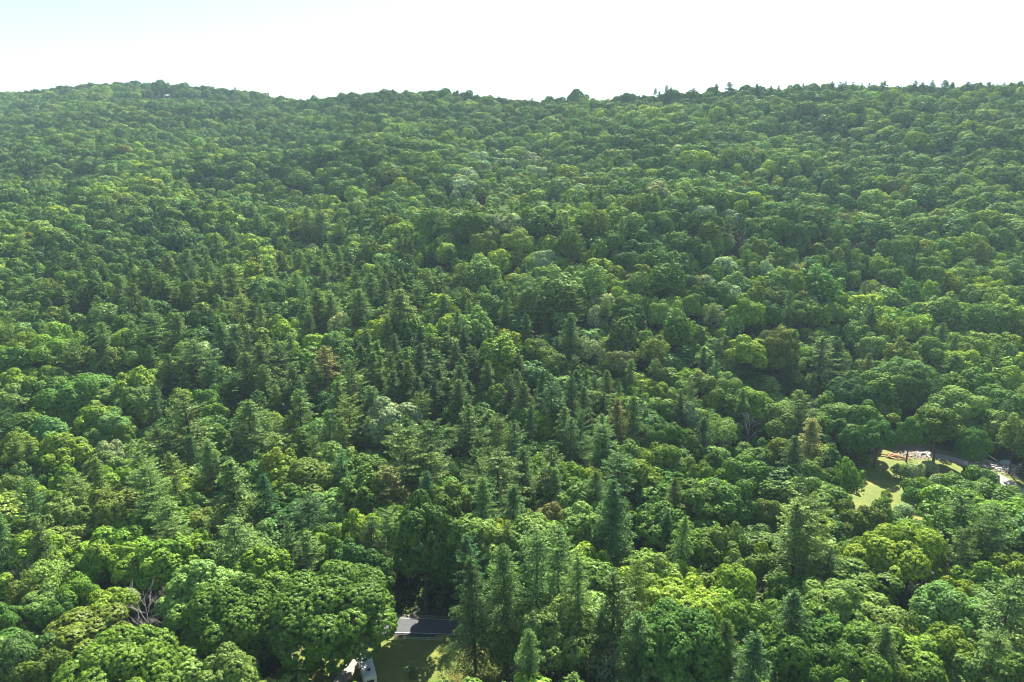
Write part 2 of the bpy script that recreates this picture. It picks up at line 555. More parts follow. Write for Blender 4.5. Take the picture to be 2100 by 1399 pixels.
def inside(poly, x, y):
    c = np.zeros(np.shape(x), bool)
    n = len(poly)
    for i in range(n):
        (x1, y1), (x2, y2) = poly[i], poly[(i + 1) % n]
        k = ((y1 > y) != (y2 > y)) & (x < (x2 - x1) * (y - y1) / (y2 - y1 + 1e-12) + x1)
        c ^= k
    return c

def poly_sheet(name, m, poly, off, step=1.0, wob=0.0):
    p = np.array(poly)
    xs = np.arange(p[:, 0].min() - 2, p[:, 0].max() + 2, step)
    ys = np.arange(p[:, 1].min() - 2, p[:, 1].max() + 2, step)
    X, Y = np.meshgrid(xs, ys)
    i = np.arange(X.size).reshape(X.shape)
    cx = (X[:-1, :-1] + X[1:, 1:]) / 2
    cy = (Y[:-1, :-1] + Y[1:, 1:]) / 2
    wx = cx + (vnoise(cx / 2.5, cy / 2.5, 9) - 0.5) * wob * 2
    wy = cy + (vnoise(cx / 2.5, cy / 2.5, 19) - 0.5) * wob * 2
    k = inside(poly, wx, wy)
    f = np.stack([i[:-1, :-1], i[:-1, 1:], i[1:, 1:], i[1:, :-1]], -1)[k]
    mb = MB()
    mb.add(np.stack([X, Y, ground(X, Y) + off], -1).reshape(-1, 3), f)
    o = mb.build(name, m)
    o['kind'] = 'structure'
    return o

YARD = [hit(*p) for p in ((1690, 1095), (1740, 990), (1765, 945), (1795, 925), (1815, 885), (1850, 872), (1885, 880), (1905, 915), (1965, 935),
                          (2010, 945), (2060, 965), (2130, 1005), (2150, 1075), (2000, 1045), (1935, 1085), (1885, 1140), (1790, 1125))]
LAWN = [(-42, 124.6), (-2, 124.0), (-1.5, 100), (-52, 100)]
poly_sheet('lawn', M_LAWN, YARD, 0.05, 0.8, 1.2)
poly_sheet('lawn', M_LAWN, LAWN, 0.05, 0.7, 0.4)
poly_sheet('dirt_yard', M_DIRT, [hit(*p) for p in ((1815, 943), (1845, 915), (1905, 918), (2000, 938), (2070, 955), (2095, 985), (2040, 968), (1985, 952), (1905, 942), (1850, 940))], 0.09, 0.5, 1.0)

def strip(name, m, pts, wd, off, x_off=0.0, n=60):
    P = np.array(pts, float)
    d = np.concatenate([[0], np.cumsum(np.linalg.norm(np.diff(P, axis=0), axis=1))])
    u = np.linspace(0, d[-1], n)
    # smooth the polyline
    c = np.stack([np.interp(u, d, P[:, 0]), np.interp(u, d, P[:, 1])], 1)
    for _ in range(6):
        c[1:-1] = (c[:-2] + 2 * c[1:-1] + c[2:]) / 4
    t = unit(np.gradient(c, axis=0))
    nn = np.stack([-t[:, 1], t[:, 0]], 1)
    q = np.linspace(-0.5, 0.5, 5) * wd + x_off
    X = c[:, 0][:, None] + nn[:, 0][:, None] * q
    Y = c[:, 1][:, None] + nn[:, 1][:, None] * q
    return sheet(name, m, X.T, Y.T, off)
ROAD = [(-190, 131.5), (-110, 130.6), (-60, 129.6), (-23, 127.9), (-5, 126.9), (25, 125.0), (60, 122), (190, 112)]
strip('road', M_ASPHALT, ROAD, 5.4, 0.06)
strip('road_marking', M_LINE, ROAD, 0.12, 0.066, 2.35)
strip('road_marking', M_LINE, ROAD, 0.12, 0.066, -2.45)
strip('road_verge', M_DIRT, ROAD, 0.9, 0.075, 3.15)
DRIVE = [hit(*p) for p in ((1880, 930), (1935, 938), (1992, 955), (2040, 976), (2085, 1005), (2150, 1050), (2260, 1130))]
strip('driveway', M_GRAVEL, DRIVE, 4.6, 0.13)
TRACK = [(-33.5, 100), (-33.2, 110), (-31.8, 115), (-31.0, 124)]
strip('gravel_path', M_GRAVEL, TRACK, 2.6, 0.11)

# ------------------------------------------------------------------ things: helpers
def empty(name, x, y, z=None, rz=0.0, sc=(1, 1, 1), **props):
    o = bpy.data.objects.new(name, None)
    COL.objects.link(o)
    o.location = (x, y, gz(x, y) if z is None else z)
    o.rotation_euler = (0, 0, rz)
    o.scale = sc
    o.empty_display_size = 0.3
    for k, v in props.items():
        o[k] = v
    return o

KIND = {'m': ('dome', 'broadleaf_tree'), 'r': ('round', 'broadleaf_tree'), 'o': ('oak', 'broadleaf_tree'), 'u': ('upright', 'broadleaf_tree'),
        'a': ('airy', 'broadleaf_tree'), 'f': ('far', 'broadleaf_tree'), 'p': ('pine', 'pine_tree'), 'h': ('hemlock', 'pine_tree'),
        'q': ('farpine', 'pine_tree'), 'd': ('dead', 'dead_tree'), 'b': ('bush', 'shrub')}
SHAPE = {'m': 'broad domed tree', 'r': 'round-crowned tree', 'o': 'lumpy-crowned tree', 'u': 'narrow upright tree', 'a': 'thin airy tree', 'f': 'round-crowned tree',
         'p': 'layered pine', 'h': 'drooping conifer', 'q': 'pointed conifer', 'd': 'bare dead tree', 'b': 'bush'}

def height_for(s, r):
    if s in 'ph': return min(30, 15 + r * 1.7)
    if s == 'q': return 19
    if s == 'd': return 10 + r * 1.2
    if s == 'b': return r * 1.5
    if s == 'u': return 11 + r * 1.6
    if s == 'm': return 10 + r * 1.05
    return 9.5 + r * 1.25

TREES = []           # dicts: x, y, z, r, h, shape, tone, hand
def put(px, py, wpx, code, h=None):
    s, t = code[0], code[1]
    r = wpx * 0.5 / FPX * 150
    p = None
    for _ in range(4):
        hh = height_for(s, r) if h is None else h
        q = hit(px, py, hh)
        if q is None:
            break
        p = q
        r = wpx * 0.5 / FPX * proj(p[0], p[1], gz(*p) + hh * 0.7)[2]
    if p is None:                                   # a tree that breaks the skyline: stand it on the ridge
        d = ray(px, py)
        yr = float(lerp_tab(S_YR, d[0] / d[1])) - 6
        x = d[0] / d[1] * yr
        hh = CAM_H + d[2] / d[1] * yr - gz(x, yr)
        r = wpx * 0.5 / FPX * yr
        hh = max(hh, 12)
        p = (x, yr)
    else:
        hh = height_for(s, r) if h is None else h
        if s not in 'phqdb':                        # the visible upper edge lies on the far side of a rounded crown
            p = (p[0], p[1] - r * 0.25)
    TREES.append(dict(x=p[0], y=p[1], z=gz(*p), r=r, h=hh, s=s, t=t, hand=True))

HAND = """
267 1302 232 mG;415 1160 150 rL;484 1198 190 mG;200 1118 84 rY;275 1122 95 rY;345 1108 115 rY;410 1096 76 rY;80 1093 95 rY;135 1026 95 oL;235 1008 110 oO;345 1028 78 pP;470 1055 95 pP
20 1072 80 rG;62 1175 76 aO;115 1150 84 aL;158 1188 74 oY;190 1132 64 rG;48 1160 66 dG;292 1200 110 dG;330 1215 70 dG;210 1070 46 dG;40 1318 92 oL;92 1338 84 oO;15 1245 66 rG;62 1362 76 rY;465 1350 104 oL;130 1240 70 oG
595 1002 90 rG;590 1068 52 pP;602 1098 66 rL;655 1091 76 oY;542 1128 112 rY;676 1170 236 mG;672 1012 92 rL;739 1057 72 rY;800 1032 62 aY;868 1036 122 rD 25;770 1135 80 rD 14;722 1118 84 rD 15;905 1118 72 rD 15;918 998 92 rG;975 1065 104 rL;972 1136 84 hK 26;1040 1108 100 hP 27;700 1110 60 rG;640 1040 50 dG
1104 1088 96 pP 29;1100 1068 120 rL;1130 1040 72 rR;1195 1040 94 rL;1150 1084 92 pP 26;1192 1134 82 pP 28;1262 985 96 hK 27;1295 1142 60 pP 25;1268 1168 136 pP 27;1357 1144 96 rL;1140 1256 136 oL;1375 1205 150 oY;1395 1255 200 oG;1365 1036 104 rG;1430 1000 114 rG;1490 998 104 rG;1420 1078 94 rG;1460 1094 94 rG;1510 1084 52 uL;1500 1174 86 oY;1510 1240 104 oG;1515 1323 74 oG;1515 1140 64 rL;1560 1118 54 rY;1545 1196 50 dG;1225 1250 60 hK;1240 1330 70 aS
1643 1028 110 pP 27;1668 1012 100 pP 27;1690 998 92 rL;1755 1044 82 oO;1805 1024 52 uY;1740 1098 52 aL;1805 1100 114 oY;1868 1092 112 oY;1940 1044 132 aG;1970 1004 92 pP;2040 1030 90 pP;2078 1185 130 pP;2010 1160 112 rY;2072 1152 92 rY;1945 1212 116 oL;1965 1200 84 rY;1612 1178 74 rG;1662 1188 64 rG;1702 1204 112 oL;1640 1246 92 rG;1700 1266 92 oG;1740 1288 104 rG;1612 1306 114 oG;1830 1252 92 aO;1948 1298 106 rY;1755 1352 122 oG;1672 1372 74 rG;1882 1166 64 dG;2000 1278 74 oG;1930 1165 50 dG;1575 1030 60 rL;2040 1290 90 pP;2045 1342 100 oG;1985 1350 84 oL;1900 1372 90 rG
1740 775 100 rD;1803 768 88 rG;1850 757 100 rG;1902 765 90 rG;1776 834 68 rG;1801 870 56 rG;1867 860 54 rG;1924 840 86 rG;1994 880 58 mG;1668 856 76 hR;1747 950 46 uY;1660 948 62 rL;1640 984 84 rL;1668 828 60 dG;1700 1010 60 rG;2050 800 80 oG;1960 800 90 oL;2000 760 80 rG;1900 780 60 rO;2085 860 60 uL
95 782 84 rG;150 780 90 oG;30 796 90 rL;45 853 90 rG;100 858 84 rL;38 890 84 rY;125 892 104 rY;45 955 64 rL;85 958 52 rG;136 959 56 rY;20 983 62 rL;55 991 64 rY;160 988 52 oL;110 1013 74 rY;230 966 62 oY;195 836 84 rY;225 848 74 rL;285 798 64 oL;252 875 46 rG;197 886 44 rL;222 912 54 rS;215 932 74 rL;312 788 52 hK;378 802 116 pP;290 916 94 pP;312 955 100 pP;305 1060 60 rG;360 1065 60 pP
506 818 104 hP;472 946 128 hP;611 798 60 pP;673 838 64 hP;715 813 72 pP;758 788 72 hP;806 827 108 rS;440 828 52 rY;445 876 64 oG;620 883 72 rG;560 848 62 oY;570 925 74 uY;580 952 90 oY;645 948 114 oO;690 913 74 uL;605 1000 88 oG;742 972 92 uG;792 956 70 pR;668 1008 62 oL;800 1033 62 rY;830 876 114 pP;536 900 50 rY;390 900 60 rO
855 770 60 hK;890 778 64 hK;940 776 66 hP;960 826 80 pP;1070 780 62 hP;1130 782 66 pK;1160 832 60 hP;1190 842 46 pP;1055 858 70 pP;880 868 100 pP;1020 918 92 pP;1070 912 72 hP;1130 908 82 pP;975 912 62 pP;866 908 74 pP;876 964 62 hK;1225 962 66 hP;1010 843 60 rL;1065 832 68 rG;1118 851 58 oY;935 823 62 oG;1020 792 64 rY;1160 953 78 oY;1210 958 52 rY;1188 998 84 rL;1215 798 48 rL;915 993 68 rG;866 1040 62 rY;930 878 50 rL;1000 980 60 hK;1050 990 70 hK
1306 812 72 hP;1268 818 64 hR;1240 848 60 pP;1645 798 84 pP;1540 798 84 rY;1490 782 60 oL;1520 812 60 rG;1360 823 52 oG;1410 830 54 rS;1370 868 62 oG;1420 898 50 rG;1538 856 66 dG;1600 843 82 oO;1480 853 64 aL;1350 913 74 oY;1308 943 94 rY;1390 933 62 rL;1460 928 52 rG;1285 908 74 rL;1520 946 94 rG;1602 908 62 oO;1488 886 44 dS;1440 960 60 rG;1335 870 60 oG
265 648 66 rG;110 695 74 oY;560 575 84 oG;630 425 60 hP;655 430 50 hP;410 575 84 rG;890 432 78 oG;965 434 76 oG;850 648 66 rG;775 662 74 oY;690 680 74 rG;570 650 60 rY;540 700 90 hP;455 660 60 hK;480 662 60 hK;500 720 70 hP;660 710 66 pR;640 735 60 hP;600 745 60 hP;430 800 60 rG;360 640 60 hP;680 600 60 hP;540 745 66 hP;720 740 64 pP;735 700 50 hK;860 700 60 hK
760 558 66 hP;820 590 90 hP;735 590 70 hP;785 570 50 hK;650 590 70 hP;910 600 50 hK;1030 690 90 uY;1040 680 60 uY;980 640 70 uL;1150 560 90 uL;1210 550 70 uL;1090 570 80 rL;1280 650 60 uG;1170 640 60 hP;1395 640 60 uG;1365 540 74 uG;1680 548 74 uG;1590 680 90 oO;1530 690 80 rY;1720 690 66 hK;1690 690 70 pP;1910 545 60 rG;2020 620 90 oG;1860 735 110 oL;1790 690 60 rL;1960 720 80 rY;1985 690 60 oY;1100 700 60 oO;1130 715 60 aO;1215 690 50 aS;1270 720 50 oR;1340 690 60 aO
1175 770 50 hK;1195 790 50 hK;1110 760 50 hK;1060 755 50 hP;1000 740 56 hP;950 745 56 hP;930 700 50 hP;900 720 60 pP;835 740 60 hP;800 760 60 hK;765 720 54 hP;690 780 60 hP;575 700 60 pP;520 600 40 hK;470 540 70 hP;445 560 60 hP;340 520 60 hP;300 530 60 hP;380 510 60 hP;240 560 50 hP;270 580 60 hP;330 560 70 pP;210 660 60 hP;400 690 70 pP;310 640 70 pP;60 560 60 pP;100 600 60 rG
1560 710 40 dS;1785 640 40 dG;1520 470 36 dS;1750 500 36 dS;1680 520 30 dS;1220 650 36 dS;640 500 30 rS;1190 540 40 rL;1130 545 50 rL;880 560 60 uL;990 530 70 uL;1060 510 50 rL;1290 700 40 dG;1000 720 40 rG
"""
SKYLINE = "1183 185 26 rG;1125 198 22 fG;1298 193 20 fG;1322 195 16 qK;1344 181 17 qK;1367 174 17 qK;1376 178 10 qK;1422 180 17 qK;1471 172 17 qK;1497 169 32 pK;1553 171 20 qK;1582 176 14 qK;1597 175 12 qK;1648 171 14 qK;1710 167 20 qK;1725 168 18 qK;1735 167 14 qK;1750 168 16 qK;1768 170 12 qK;1783 170 16 qK;1812 166 26 pK;1880 165 22 pK;1895 168 18 qK;1912 164 20 qK;1937 164 22 pK;1955 168 16 qK;1985 167 24 pK;2010 170 20 qK;2030 168 26 pK;2060 170 18 qK;2075 170 20 pK;2096 167 20 qK;650 206 14 fD;808 186 12 fD;880 188 10 fD;935 187 14 fG;43 188 12 fD;92 184 18 fG"
STAND = ";".join("%d %d %d qK" % (205 + 9 * i, 174 + (i % 3) * 2 + abs(i - 8) * 0.5, 13 + i % 4) for i in range(18))
for e in (HAND.replace('\n', ';') + ';' + SKYLINE + ';' + STAND).split(';'):
    e = e.split()
    if e:
        put(float(e[0]), float(e[1]), float(e[2]), e[3], float(e[4]) if len(e) > 4 else None)

# shrubs of the yard clearing
SHRUBS = "1845 968 34 bL;1873 970 36 bS;1900 962 34 bS;1918 990 30 bS;1865 1003 40 bG;1887 992 28 bY;1905 1008 38 bG;1930 990 34 bY;1870 1024 40 bG;1903 1026 36 bG;1952 985 30 bG;1852 1052 38 bS;1836 1062 30 bL;1985 968 26 bD;2072 1015 34 bL;1815 1010 20 bY;1790 1040 24 bG;2020 1022 34 bY;1960 1010 40 bL;848 1368 18 bG;1728 1075 30 bG;1765 935 24 bL"
for e in SHRUBS.split(';'):
    e = e.split()
    px, py, wp = float(e[0]), float(e[1]), float(e[2])
    q = hit(px, py, 2.0)
    r = wp * 0.5 / FPX * proj(q[0], q[1], gz(*q) + 1)[2]
    TREES.append(dict(x=q[0], y=q[1] - r * 0.3, z=gz(*q), r=r, h=r * 1.7, s='b', t=e[3][1], hand=True))

# ------------------------------------------------------------------ the rest of the forest, sown by region of the slope
ROWS = [240, 300, 420, 540, 660, 780, 900, 1100, 1500]
PINE = [[.10, .10, .05, .06, .08, .16, .24], [.03, .03, .03, .03, .03, .04, .05], [.04, .08, .10, .05, .05, .04, .03], [.08, .25, .25, .10, .04, .03, .03],
        [.25, .45, .50, .25, .10, .08, .05], [.20, .50, .60, .60, .35, .20, .15], [.12, .5, .65, .65, .35, .2, .15], [.15, .3, .4, .5, .2, .15, .25], [.1, .1, .2, .4, .2, .15, .3]]
TONES = [('GGGDDLO', 'GGGDDLO', 'GGGDDLO', 'GGGDDLO', 'GGGDDLO', 'GGGDLLO', 'GGGDLOY')] * 2 + \
        [('GGDDLGO', 'GGDGLOY', 'GGDGLOY', 'GGGDLOYS', 'GGDDLOGS', 'GGDLLOY', 'GGDLLOY')] * 2 + \
        [('GGDLLOY', 'GGDLOY', 'GGLLYDS', 'LLGGYLO', 'GGDLLSO', 'GGDLLSOY', 'GLLYOGY')] + \
        [('GLLGYY', 'GGLDYS', 'GGLYOD', 'LYOOGLR', 'LLYYOOGS', 'GLLYOY', 'GLYYOL')] + [('GLYYOL', 'GLYYOD', 'GGLYD', 'LYGOD', 'LYGGO', 'GLDYG', 'GLYOY')] * 3
WINDOWS = [(275, 1245), (300, 1260), (330, 1255), (300, 1295), (320, 1225), (1885, 1205), (1885, 1230), (1550, 1240), (1750, 1060), (1770, 1040), (1790, 1020), (1800, 1000), (1830, 1010), (1765, 1010), (1850, 940), (1840, 920), (1838, 893), (1845, 880), (1860, 960), (1880, 940),
           (1900, 925), (1840, 955), (1820, 970), (1800, 980), (1920, 955), (1960, 955), (1990, 950), (2010, 952), (2020, 945), (2040, 965), (2060, 960), (2080, 970), (2050, 985),
           (2080, 1000), (2095, 1005), (2040, 940), (1790, 950), (1810, 930), (1880, 1060), (1860, 1040), (1920, 970), (1720, 925), (1740, 960),
           (800, 1275), (850, 1280), (900, 1285), (790, 1320), (830, 1320), (880, 1320), (910, 1340), (800, 1360), (850, 1370), (900, 1390), (800, 1395), (745, 1350), (755, 1380), (745, 1399),
           (650, 1390), (640, 1399), (665, 1375), (920, 1300), (1990, 975), (2000, 955), (1350, 199), (330, 199), (343, 199), (355, 200)]
WINDOWS = np.array(WINDOWS[:-4] + WINDOWS[-3:], float)

def ellipse(T):
    cx, cy, f = proj(T['x'], T['y'], T['z'] + T['h'] * 0.62)
    return cx, cy, FPX * T['r'] / f, FPX * T['h'] * 0.40 / f, f

def road_dist(x, y):
    P = np.array(ROAD)
    return abs(y - np.interp(x, P[:, 0], P[:, 1]))

CELL = 8.0
HUT = hit(343, 200, 5.0)
grid = {}
def near(x, y, r, k):
    ci, cj = int(x // CELL), int(y // CELL)
    m = 3
    for i in range(ci - m, ci + m + 1):
        for j in range(cj - m, cj + m + 1):
            for (a, b, rr) in grid.get((i, j), ()):
                if (a - x) ** 2 + (b - y) ** 2 < (k * (r + rr)) ** 2:
                    return True
    return False
def mark(T):
    grid.setdefault((int(T['x'] // CELL), int(T['y'] // CELL)), []).append((T['x'], T['y'], T['r']))
for T in TREES:
    mark(T)

LIT = [hit(*p) for p in ((1990, 955), (2010, 962), (2030, 970), (2050, 980), (2070, 992), (2090, 1005), (1845, 945), (1860, 950), (1800, 985), (1790, 1010), (1770, 1030), (1790, 1040), (1840, 930), (1895, 935), (2015, 960), (1870, 1060), (1900, 990), (655, 1385), (640, 1395))]
FILL = []
cand = []
for k in range(90000):
    Y = 75 + (1 - math.sqrt(rnd.random())) * 0 + rnd.random() ** 0.75 * 1180
    s_ = rnd.uniform(-0.86, 0.86)
    cand.append((s_ * Y, Y))
for x, y in cand:
    yr = float(np.interp(x / y, *zip(*S_YR)))
    if y > yr + 35:
        continue
    z = gz(x, y)
    cx, cy, f = proj(x, y, z + 16)
    if cx < -140 or cx > 2240 or cy > 1560:
        continue
    ri = min(8, int(np.searchsorted(ROWS, cy)))
    ci = min(6, max(0, int(cx // 300)))
    pine_ = rnd.random() < PINE[ri][ci] * (0.35 if cy > 760 else 0.55)
    if pine_:
        s, r = (rnd.choice('ph') if y < 420 else 'q'), rnd.uniform(3.0, 4.6)
        t = rnd.choice('PPPKK')
    else:
        t = rnd.choice(TONES[ri][ci])
        pv = patch(x, y)
        if pv > 0.62 and rnd.random() < 0.6:
            t = rnd.choice('YLYG')
        elif 1050 < cx < 1420 and 530 < cy < 660 and rnd.random() < 0.6:
            t, s = rnd.choice('LLY'), 'u'
        elif pv < 0.38 and rnd.random() < 0.6:
            t = rnd.choice('DDG')
        s = rnd.choice('rrroou') if y < 380 else 'f'
        if t in 'O' and rnd.random() < 0.3 and y < 380:
            s = 'a'
        r = rnd.choice((3.4, 4.2, 4.8, 5.2, 5.8, 6.6)) * rnd.uniform(0.9, 1.1)
        if y > 380: r *= 1.18
    scrub = 1100 < cx < 1750 and 640 < cy < 800
    if scrub:
        t = rnd.choice('LLYYOGOL') if not pine_ else t
        r *= 0.72
    h = height_for(s, r) * rnd.uniform(0.86, 1.12) * (0.75 if scrub else 1)
    if y < 250 and not pine_:
        h *= 0.80
    if abs(x - HUT[0]) < 14 and HUT[1] - 75 < y < HUT[1] + 14:
        h = min(h, ray(343, 202)[2] / ray(343, 202)[1] * y + CAM_H - z - 1.0)
        if h < 3 or y > HUT[1] - 9:
            continue
        r = min(r, h * 0.55)
    if near(x, y, r, 0.60 if not pine_ else 0.52):
        continue
    if road_dist(x, y) < 3.6 or inside(YARD, x, y) or inside(LAWN, x, y):
        continue
    T = dict(x=x, y=y, z=z, r=r, h=h, s=s, t=t, hand=False)
    a, b, wx, wy, _ = ellipse(T)
    if (((WINDOWS[:, 0] - a) / (wx * 1.1)) ** 2 + ((WINDOWS[:, 1] - b) / (wy * 1.15)) ** 2 < 1).any():
        h *= 0.4
        continue
    sx_, sy_ = x - sdir.x / sdir.z * h * 0.65, y - sdir.y / sdir.z * h * 0.65
    if any((sx_ - a_) ** 2 + (sy_ - b_) ** 2 < (r + 2.5) ** 2 for a_, b_ in LIT):
        continue
    FILL.append(T)
    mark(T)

# how much of each tree shows past the nearer crowns
ALL = TREES + FILL
E = np.array([ellipse(T) for T in ALL])
order = np.argsort(E[:, 4])
share = np.zeros(len(ALL))
pts = [(0, -0.75), (-0.45, -0.5), (0.45, -0.5), (0, -0.3), (-0.6, -0.1), (0.6, -0.1), (0, 0.1), (-0.4, 0.35), (0.4, 0.35)]
ptsa = np.array(pts)
for k, i in enumerate(order):
    e = E[i]
    if e[3] * e[2] < 14:
        share[i] = 0.4
        continue
    P = e[:2] + ptsa * e[2:4]
    nb = order[:k]
    nb = nb[(abs(E[nb, 0] - e[0]) < E[nb, 2] + e[2]) & (abs(E[nb, 1] - e[1]) < E[nb, 3] + e[3])]
    ok = np.ones(len(P), bool)
    for j in nb:
        g = E[j]
        ok &= ((P[:, 0] - g[0]) / (g[2] * 0.92)) ** 2 + ((P[:, 1] - g[1]) / (g[3] * 1.0)) ** 2 > 1
    inf = (P[:, 0] > 0) & (P[:, 0] < 2100) & (P[:, 1] > 0) & (P[:, 1] < 1399)
    share[i] = (ok & inf).mean()
area = E[:, 2] * E[:, 3] * share
for i, T in enumerate(ALL):
    T['area'], T['share'], T['px'], T['py'] = area[i], share[i], E[i, 0], E[i, 1]

def pick(kinds, limit):
    c = [T for T in ALL if T['s'] in kinds and T['share'] > 0.10]
    c.sort(key=lambda T: -(T['area'] * (3 if T['hand'] else 1)))
    return c[:limit]
CHOSEN = pick('mrouaf', 300) + pick('phq', 300) + pick('d', 60) + pick('b', 60)
ids = {id(T) for T in CHOSEN}
REST = [T for T in ALL if id(T) not in ids]

# ------------------------------------------------------------------ labels that single each tree out
COLN = ['far left side', 'left side', 'left of centre', 'centre', 'right of centre', 'right side', 'far right side']
ROWN = [(235, 'on the skyline'), (330, 'just below the ridge'), (430, 'high on the slope'), (530, 'on the upper middle slope'), (630, 'in the mid slope'), (730, 'on the lower slope'),
        (840, 'at the slope foot'), (960, 'in the valley woods'), (1100, 'in the near woods'), (1230, 'low in the woods'), (9999, 'at the bottom edge')]
ORD = ['first', 'second', 'third', 'fourth', 'fifth', 'sixth', 'seventh', 'eighth', 'ninth', 'tenth', 'eleventh', 'twelfth', 'thirteenth', 'fourteenth', 'fifteenth',
       'sixteenth', 'seventeenth', 'eighteenth', 'nineteenth', 'twentieth']
SPECIAL = {(676, 1170): 'huge domed mid-green tree overhanging the left side of the shaded lawn',
           (267, 1302): 'huge domed mid-green tree cut by the bottom edge, nearest the left corner',
           (484, 1198): 'massive lobed mid-green tree merging with a paler crown behind it',
           (415, 1160): 'tall pale crown rising behind the massive lobed tree at lower left',
           (868, 1036): 'tall dark broadleaf standing directly behind the asphalt road',
           (972, 1136): 'narrow bluish spruce at the right edge of the shaded lawn',
           (806, 827): 'round silvery white-green crown among dark conifers left of centre',
           (1994, 880): 'small clipped-looking round tree beside the top of the gravel driveway',
           (1801, 870): 'small round tree standing alone on the sunny lawn, leftmost trunk there',
           (1867, 860): 'slender yard tree beside the orange timber heap',
           (1924, 840): 'twin-lobed yard tree between the timber heap and the round driveway tree',
           (1668, 856): 'rust-tipped conifer left of the sunny clearing',
           (1140, 1256): 'pale creamy-green rounded tree low beside the dark gap, bottom centre',
           (1262, 985): 'large dark drooping spruce right of centre in the near woods',
           (1183, 185): 'round dark tree standing up alone from the middle skyline',
           (1367, 174): 'tallest lone conifer on the skyline right of centre',
           (1995, 1278): ''}
def rowname(T):
    for lim, nm in ROWN:
        if T['py'] < lim:
            return nm
buckets = {}
for T in CHOSEN:
    T['zone'] = (rowname(T), COLN[min(6, max(0, int(T['px'] // 300)))])
    sz = 'large' if T['r'] > 7 else ('small' if T['r'] < 3.6 else '')
    T['look'] = (TONE[T['t']][0] if T['s'] != 'd' else 'grey') + ' ' + SHAPE[T['s']]
    T['sz'] = sz
    buckets.setdefault((T['zone'], T['look']), []).append(T)
for (zone, look), L in buckets.items():
    L.sort(key=lambda T: T['px'])
    for i, T in enumerate(L):
        if len(L) == 1:
            T['label'] = f"the only {look} {zone[0]}, {zone[1]}"
        elif i == 0:
            T['label'] = f"{look}, leftmost of those {zone[0]}, {zone[1]}"
        elif i == len(L) - 1:
            T['label'] = f"{look}, rightmost of those {zone[0]}, {zone[1]}"
        else:
            T['label'] = f"{look}, {ORD[min(i, 19)]} from left {zone[0]}, {zone[1]}"
for (a, b), txt in SPECIAL.items():
    if not txt:
        continue
    best = min((T for T in TREES if T['s'] != 'b' and id(T) in ids), key=lambda T: abs(T['px'] - a) + abs(proj(T['x'], T['y'], T['z'] + T['h'])[1] - b))
    best['label'] = txt

# ------------------------------------------------------------------ build every chosen tree from its parts
CAT = {'broadleaf_tree': 'tree', 'pine_tree': 'conifer', 'dead_tree': 'dead tree', 'shrub': 'bush'}
GRP = {'broadleaf_tree': 'broadleaf trees of the wooded slope', 'pine_tree': 'conifers of the wooded slope', 'dead_tree': 'dead trees standing in the woods', 'shrub': 'bushes of the clearings'}
cnt = {}
for T in sorted(CHOSEN, key=lambda T: -T['area']):
    fam, name = KIND[T['s']]
    if T['s'] in 'ro' and T['r'] > 8.3:
        fam = 'dome'
    if T['s'] in 'rouf' and T['y'] > 470:
        fam = 'far'
    if T['s'] in 'ph' and T['y'] > 470:
        fam = 'farpine'
    cnt[fam] = cnt.get(fam, rnd.randrange(5)) + 1
    V = PROTO[fam][cnt[fam] % len(PROTO[fam])]
    k = T['r'] / V[0]
    root = empty(name, T['x'], T['y'], T['z'], rnd.uniform(0, 6.283), (k * rnd.uniform(0.94, 1.06), k, T['h'] / V[1]), label=T['label'], category=CAT[name], group=GRP[name])
    root.rotation_euler[0], root.rotation_euler[1] = rnd.gauss(0, 0.025), rnd.gauss(0, 0.025)
    tn = tint(T['t'], T['x'], T['y'])
    for pn, me in V[2]:
        o = bpy.data.objects.new(pn, me)
        COL.objects.link(o)
        o.parent = root
        if pn == 'crown':
            o['tint'] = tn

